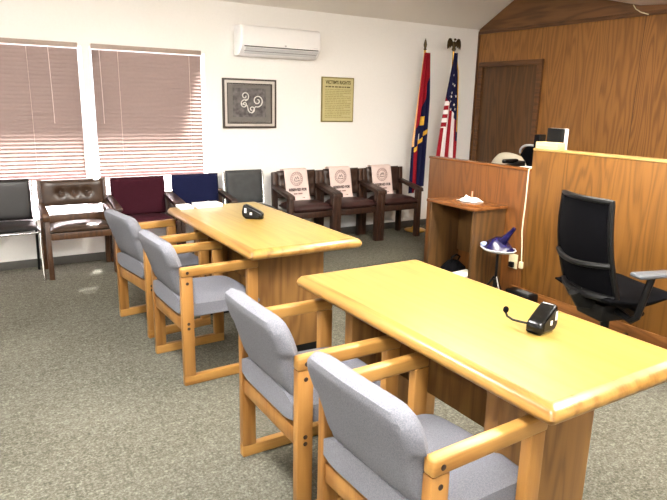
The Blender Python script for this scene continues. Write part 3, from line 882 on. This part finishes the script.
# tripod stand with tray, purple bag on it
t = thing('tripod_stand', 'small black tripod stand with a white tray beside the small desk', 'stand', (3.50, 3.20, 0))
MB().tube([(0, 0, .10), (0, 0, .40)], .011, 10).build('pole', M['black_plastic'], t)
MB().lathe([(0, .0), (.02, 0), (.02, .06), (0, .06)], (0, 0, .12), 12).build('collar', M['black_plastic'], t)
for k in range(3):
    a = 2.3+k*2*PI/3
    MB().tube([(0.012*math.cos(a), .012*math.sin(a), .20), (.13*math.cos(a), .13*math.sin(a), .009)], .008, 8).build('leg', M['chrome'] if k == 1 else M['black_plastic'], t)
MB().lathe([(0, 0), (.05, 0), (.135, .012), (.155, .03), (.15, .034), (.13, .018), (0, .014)], (0, 0, .40), 28).build('tray', M['light_grey'], t)
for o_ in t.children:
    if o_.name.startswith('tray'): o_.scale = (.75, 1.0, 1)
t = thing('purple_bag', 'shiny purple blue plastic bag heaped on the white tray', 'bag', (3.50, 3.20, .4145))
b = MB()
b.lathe([(0, 0), (.07, 0), (.098, .02), (.085, .05), (.05, .075), (.02, .085), (0, .085)], n=26)
for vtx in b.bm.verts:
    q = vtx.co; k = 1+.10*math.sin(q.x*60+q.z*40)+.08*math.sin(q.y*75+1)
    q.x *= 1.0*k; q.y *= 1.4*k; q.z *= 1.0*(1+.25*math.sin(q.y*28+1.2))
b.build('bag_body', M['purple'], t)
MB().tube([(0, -.01, .06), (0.0, -.06, .10), (.0, -.10, .15), (.005, -.14, .20)], [.045, .032, .02, .014], 10).build('twisted_top', M['purple'], t)
MB().ball((-.04, .105, .03), .035, .8, 1.3, .6).build('pale_corner', plain('pale_blue_plastic', srgb(150, 165, 205), .3), t)

t = thing('power_adapter_box', 'black equipment box with a white label on the floor by the partition', 'box', (3.675, 3.08, 0), 0)
MB().box(-.06, -.12, 0, .06, .12, .085, .012, 3).build('case', M['black_plastic'], t)
MB().box(-.0606, -.075, .045, -.0602, -.02, .06).build('label', M['paper'], t)
MB().box(-.03, -.09, .0852, .03, .04, .0875).build('top_plate', M['grey_plastic'], t)

t = thing('wall_outlet', 'ivory wall outlet with a black plug on the partition', 'outlet', (XP, 3.255, .285))
MB().box(-.008, -.045, -.06, -.0005, .045, .06, .003).build('cover_plate', M['ivory'], t)
MB().box(-.035, -.02, -.05, -.0085, .024, -.005, .006).build('plug', M['black_plastic'], t)
t = thing('white_cable', 'white cable hanging down the partition face beside the low partition end', 'cable')
q = [(XP+.03, 3.175, 1.046), (XP-.002, 3.18, 1.049), (XP-.013, 3.18, 1.03), (XP-.011, 3.182, .8), (XP-.010, 3.19, .55), (XP-.009, 3.172, .38), (XP-.010, 3.165, .30)]
MB().tube(q, .0052, 8).build('cord', M['ivory'], t)
MB().box(XP-.022, 3.148, .245, XP-.001, 3.182, .30, .004).build('connector', M['ivory'], t)

# behind the partitions
t = thing('clerk_desk', 'clerk desk hidden behind the oak partitions', 'desk', (4.10, 3.2, 0))
MB().box(-.22, -1.5, .93, .22, 1.0, .96, .003).build('desk_top', M['desk_top'], t)
for y_ in (-1.45, .92): MB().box(-.20, y_, 0, .20, y_+.03, .9298).build('side_panel', M['desk_side'], t)
t = thing('computer_monitor', 'black backed computer monitor with white edge above the tall partition', 'monitor', (4.16, 3.30, .9605), math.radians(-8))
MB().box(-.012, -.088, .10, .012, .088, .385, .005).build('back_shell', M['black_plastic'], t)
MB().box(.0125, -.088, .10, .052, .088, .385, .004).build('bezel', M['white_plastic'], t)
MB().lathe([(0, 0), (.09, 0), (.09, .012), (.02, .016), (.018, .13), (0, .13)], n=20).build('stand', M['black_plastic'], t)
MB().box(-.0135, -.005, .18, -.0123, .035, .215).build('logo', M['ivory'], t)
t = thing('desk_speaker', 'small black upright speaker left of the monitor', 'speaker', (4.22, 3.505, .9605))
MB().box(-.04, -.03, 0, .04, .03, .325, .008).build('cabinet', M['black_plastic'], t)
MB().box(-.042, -.026, .19, -.0403, .026, .32).build('grille', M['black_mesh'], t)
o = MB().box(-.045, -.10, 0, .045, .10, .05, .003).build('nameplate_block', wood('cream_block_wood', srgb(205, 176, 122), srgb(224, 200, 150), 'y', .4)); o.location = (XP+.047, 3.05, 1.2052)
tag(o, 'pale wooden block on the near end of the tall partition top', 'nameplate')
t = thing('desk_phone', 'black desk phone behind the low partition', 'telephone', (4.02, 3.60, .9605))
MB().prism([(-.10, 0), (.10, 0), (.10, .10), (-.06, .06), (-.10, .06)], -.052, .052, 'y', .006).build('phone_body', M['black_plastic'], t)
MB().box(-.09, .005, .078, .08, .048, .112, .012, 3).build('handset', M['black_gloss'], t)
o = MB().box(-.07, -.09, 0, .07, .09, .072, .003).build('paper_stack', M['paper']); o.location = (3.94, 3.34, .9605)
tag(o, 'white paper stack behind the low partition beside the phone', 'paper')
def clerk_chair(label, loc, rz, fab, top, hw_):
    t = thing('clerk_chair', label, 'chair', loc, rz)
    def bk(u, v, s):
        a = 2*u-1
        z = top-.50+.50*v
        hwid = hw_*(1-max(0, (v-.45)/.55)**3*.42)
        k = max(.12, (1-abs(a)**6)**.5*(1-abs(2*v-1)**6)**.5)
        return (.0+.05*a*a+s*.035*k, a*hwid, z-.03*a*a*v)
    MB().cushion(bk, 20, 20, 0).build('backrest', fab, t)
    seat_pad(-.44, -.04, -.23, .23, .60, .68).build('seat', fab, t)
    MB().tube([(-.01, 0, top-.3), (-.02, 0, .58), (-.20, 0, .57)], .022, 8).build('back_support', M['black_plastic'], t)
    MB().tube([(-.25, 0, .06), (-.25, 0, .60)], .025, 10).build('column', M['black_plastic'], t)
    for k in range(5):
        a = k*2*PI/5
        MB().tube([(-.25, 0, .09), (-.25+.25*math.cos(a), .25*math.sin(a), .03)], [.024, .02], 8).build('leg', M['black_plastic'], t)
    return t
clerk_chair('beige padded chair back showing above the low partition', (4.80, 4.385, 0), math.radians(14), M['beige_fabric'], 1.05, .225)
c2 = clerk_chair('black chair with grey rim partly hidden by the tall partition', (5.37, 4.565, 0), math.radians(0), M['black_seat'], 1.10, .2)
MB().tube([(-.05+.05*(a/8)**2*1.0+.045, .196*math.sin(a/8*1.35), 1.102-.10*abs(a/8)**2.2) for a in range(-8, 9)], .012, 8).build('grey_rim', M['light_grey'], c2)
# cable on the gable board
o = MB().tube([(W-.018, 3.80, 2.50), (W-.018, 3.77, 2.46), (W-.034, 3.70, 2.42), (W-.034, 3.62, 2.392)], .005, 8).build('ceiling_cable', M['ivory'])
tag(o, 'short pale cable on the gable board at the top right', 'cable')

# ------------------------------------------------------------------ office chair (local: facing +x)
t = thing('office_chair', 'black mesh-back office chair with arms in front of the tall partition', 'office chair', (3.285, 2.09, 0), math.radians(-15))
def mback(u, v, s):
    z = .455+.558*v; a = 2*u-1
    hwid = .245-.042*v-.02*(1-v)**3
    x = -.215-.10*v+.055*math.sin(PI*v)*-1*.6+.02+.05*a*a
    return (x+s*.005, a*hwid, z)
MB().cushion(mback, 20, 24, 0).build('back_mesh', M['black_mesh'], t)
pts = []
for k in range(25): pts.append(mback(0, k/24, 0))
for k in range(1, 13): pts.append(mback(k/12, 1, 0))
for k in range(23, -1, -1): pts.append(mback(1, k/24, 0))
for k in range(11, -1, -1): pts.append(mback(k/12, 0, 0))
MB().tube(pts, .017, 8).build('back_frame', M['black_plastic'], t)
lum = [(mback(k/14, .36, 0)[0]-.012-.022*math.sin(PI*k/14), mback(k/14, .36, 0)[1]*1.02, .655-.02*math.sin(PI*k/14)) for k in range(15)]
MB().tube(lum, .017, 8).build('lumbar_band', M['black_plastic'], t)
MB().tube([(mback(k/14, .03, 0)[0]-.02*math.sin(PI*k/14)-.01, mback(k/14, .03, 0)[1], .455-.01*math.sin(PI*k/14)) for k in range(15)], .022, 8).build('lower_yoke', M['black_plastic'], t)
MB().tube([(-.25, 0, .45), (-.20, 0, .38), (-.06, 0, .36)], [.04, .045, .05], 10).build('back_bracket', M['black_plastic'], t)
def oseat(u, v, s):
    x = -.21+.47*u; y = (2*v-1)*.245
    k = max(.12, (1-abs(2*u-1)**5)**.5*(1-abs(2*v-1)**5)**.5)
    return (x, y, .425+.015*math.cos(2*PI*u)+s*.042*k+.012*(2*v-1)**2)
MB().cushion(oseat, 20, 20, 0).build('seat', M['black_seat'], t)
MB().box(-.14, -.12, .27, .14, .12, .382, .025).build('mechanism', M['black_plastic'], t)
for s in (-1, 1):
    MB().tube([(-.03, s*.10, .345), (-.06, s*.26, .335), (-.06, s*.30, .37), (.0, s*.305, .602)], .021, 8).build('arm_post', M['black_plastic'], t)
    MB().box(-.12, s*.305-.045, .602, .13, s*.305+.045, .630, .013, 3).build('arm_pad', M['grey_plastic'], t)
MB().tube([(0, 0, .07), (0, 0, .27)], [.03, .026], 12).build('gas_column', M['black_plastic'], t)
MB().tube([(.05, -.09, .36), (.06, -.22, .35)], [.007, .014], 8).build('lever', M['black_plastic'], t)
for k in range(5):
    a = k*2*PI/5+.35
    l = MB().tube([(.02*math.cos(a), .02*math.sin(a), .11), (.29*math.cos(a), .29*math.sin(a), .075)], [.03, .018], 8).build('base_spoke', M['black_plastic'], t)
    cs = MB()
    for s in (-1, 1):
        cs.lathe([(0, -.009), (.027, -.009), (.029, 0), (.027, .009), (0, .009)], n=16,
                 mtx=Matrix.Translation((.29*math.cos(a)-s*.014*math.sin(a), .29*math.sin(a)+s*.014*math.cos(a), .029)) @ Matrix.Rotation(a, 4, 'Z') @ Matrix.Rotation(PI/2, 4, 'X'))
    cs.tube([(.29*math.cos(a), .29*math.sin(a), .03), (.29*math.cos(a), .29*math.sin(a), .08)], .008, 8)
    cs.build('caster', M['black_plastic'], l)

# ------------------------------------------------------------------ desk microphones (local: long face towards -y, neck leaves at +y)
def microphone(label, loc, rz, k=1, g=1, neck=True):
    t = thing('desk_microphone', label, 'microphone', loc, rz, 'desk microphones')
    def fl(q): return [(k*g*x, z) for x, z in (q if k > 0 else q[::-1])]
    MB().prism(fl([(-.054, .004), (-.048, 0), (.034, 0), (.050, .022), (.052, .05), (.044, .092), (.030, .097), (-.046, .046), (-.056, .03)]), -.030, .030, 'y', .010, 3).build('base', M['black_gloss'], t)
    MB().prism(fl([(-.036, .014), (.030, .012), (.042, .03), (.038, .078), (.028, .082), (-.036, .042)]), -.0325, -.0302, 'y').build('face_panel', M['black_plastic'], t)
    x = sorted((k*g*-.002, k*g*.009)); MB().box(x[0], -.0342, .030, x[1], -.0327, .046).build('talk_button', M['white_plastic'], t)
    x = sorted((k*g*.026, k*g*.037)); MB().box(x[0], -.0342, .042, x[1], -.0327, .074).build('indicator_strip', M['light_grey'], t)
    if neck:
        MB().tube([(-.045, .02, .03), (-.044, .06, .026), (-.038, .09, .022), (-.032, .118, .026), (-.030, .126, .036)], .0042, 8).build('gooseneck', M['black_plastic'], t)
        MB().ball((-.029, .128, .047), .011, 1, .9, 1.15).build('mic_head', M['black_mesh'], t)
    return t
microphone('black desk microphone with bent gooseneck on the near table', (1.642, 1.275, TOP+.0005), math.radians(8))
microphone('black desk microphone on the farther table', (1.58, 3.57, TOP+.0005), math.radians(-36), -1, 1.3, False)

# ------------------------------------------------------------------ light
COOL, WARM = (1, .97, .93), (1, .92, .80)
def lens_mat(name, col, power):
    m = bpy.data.materials.new(name); m.use_nodes = True; nt = m.node_tree; nt.nodes.clear()
    o = nt.nodes.new('ShaderNodeOutputMaterial'); e = nt.nodes.new('ShaderNodeEmission')
    e.inputs[0].default_value = col+(1,); e.inputs[1].default_value = power
    nt.links.new(e.outputs[0], o.inputs[0]); return m
LAMPS = [(.3, .6, 20, COOL), (2.6, .4, 23, COOL), (4.8, 1.2, 11, WARM), (.2, 2.7, 19, COOL), (2.75, 2.6, 22, WARM), (-1.0, -1.0, 12, COOL)]
for i, (x, y, pw_, lc_) in enumerate(LAMPS):
    t = thing('ceiling_light', 'wraparound fluorescent ceiling light outside the view', 'ceiling light', (x, y, 2.4615), 0, 'fluorescent ceiling lights')
    MB().box(-.20, -.62, -.03, .20, .62, 0, .004).build('housing', M['frame_white'], t)
    MB().prism([(-.19, -.031), (.19, -.031), (.185, -.075), (.15, -.105), (-.15, -.105), (-.185, -.075)], -.60, .60, 'y').build('lamp_lens', lens_mat('lit_lens', lc_, pw_), t)
sun = bpy.data.lights.new('sun', 'SUN'); sun.energy = 44; sun.angle = .12; sun.color = (1, .97, .96)
so = bpy.data.objects.new('sun', sun); COL.objects.link(so)
sd = Vector((-.35, -1.0, -1.3)).normalized()
so.rotation_euler = sd.to_track_quat('-Z', 'Y').to_euler()
wd = bpy.data.worlds.new('World'); S.world = wd; wd.use_nodes = True
bg = wd.node_tree.nodes['Background']; bg.inputs[0].default_value = (.90, .95, 1, 1); bg.inputs[1].default_value = .75

# ------------------------------------------------------------------ camera
cd = bpy.data.cameras.new('camera'); cam = bpy.data.objects.new('camera', cd); COL.objects.link(cam)
R = Vector((0.852841, -0.521706, 0.022008)); U = Vector((0.106341, 0.214793, 0.970853)); F = Vector((0.511228, 0.825643, -0.238663))
mt = Matrix((R, U, -F)).transposed().to_4x4(); mt.translation = Vector((0, 0, 1.50756))
cam.matrix_world = mt
cd.sensor_width = 36; cd.lens = 598.264/667*36; cd.clip_start = .02
S.camera = cam
S.view_settings.view_transform = 'Standard'; S.view_settings.look = 'None'
S.view_settings.exposure = 1.9; S.view_settings.gamma = 1
S.view_settings.use_curve_mapping = False
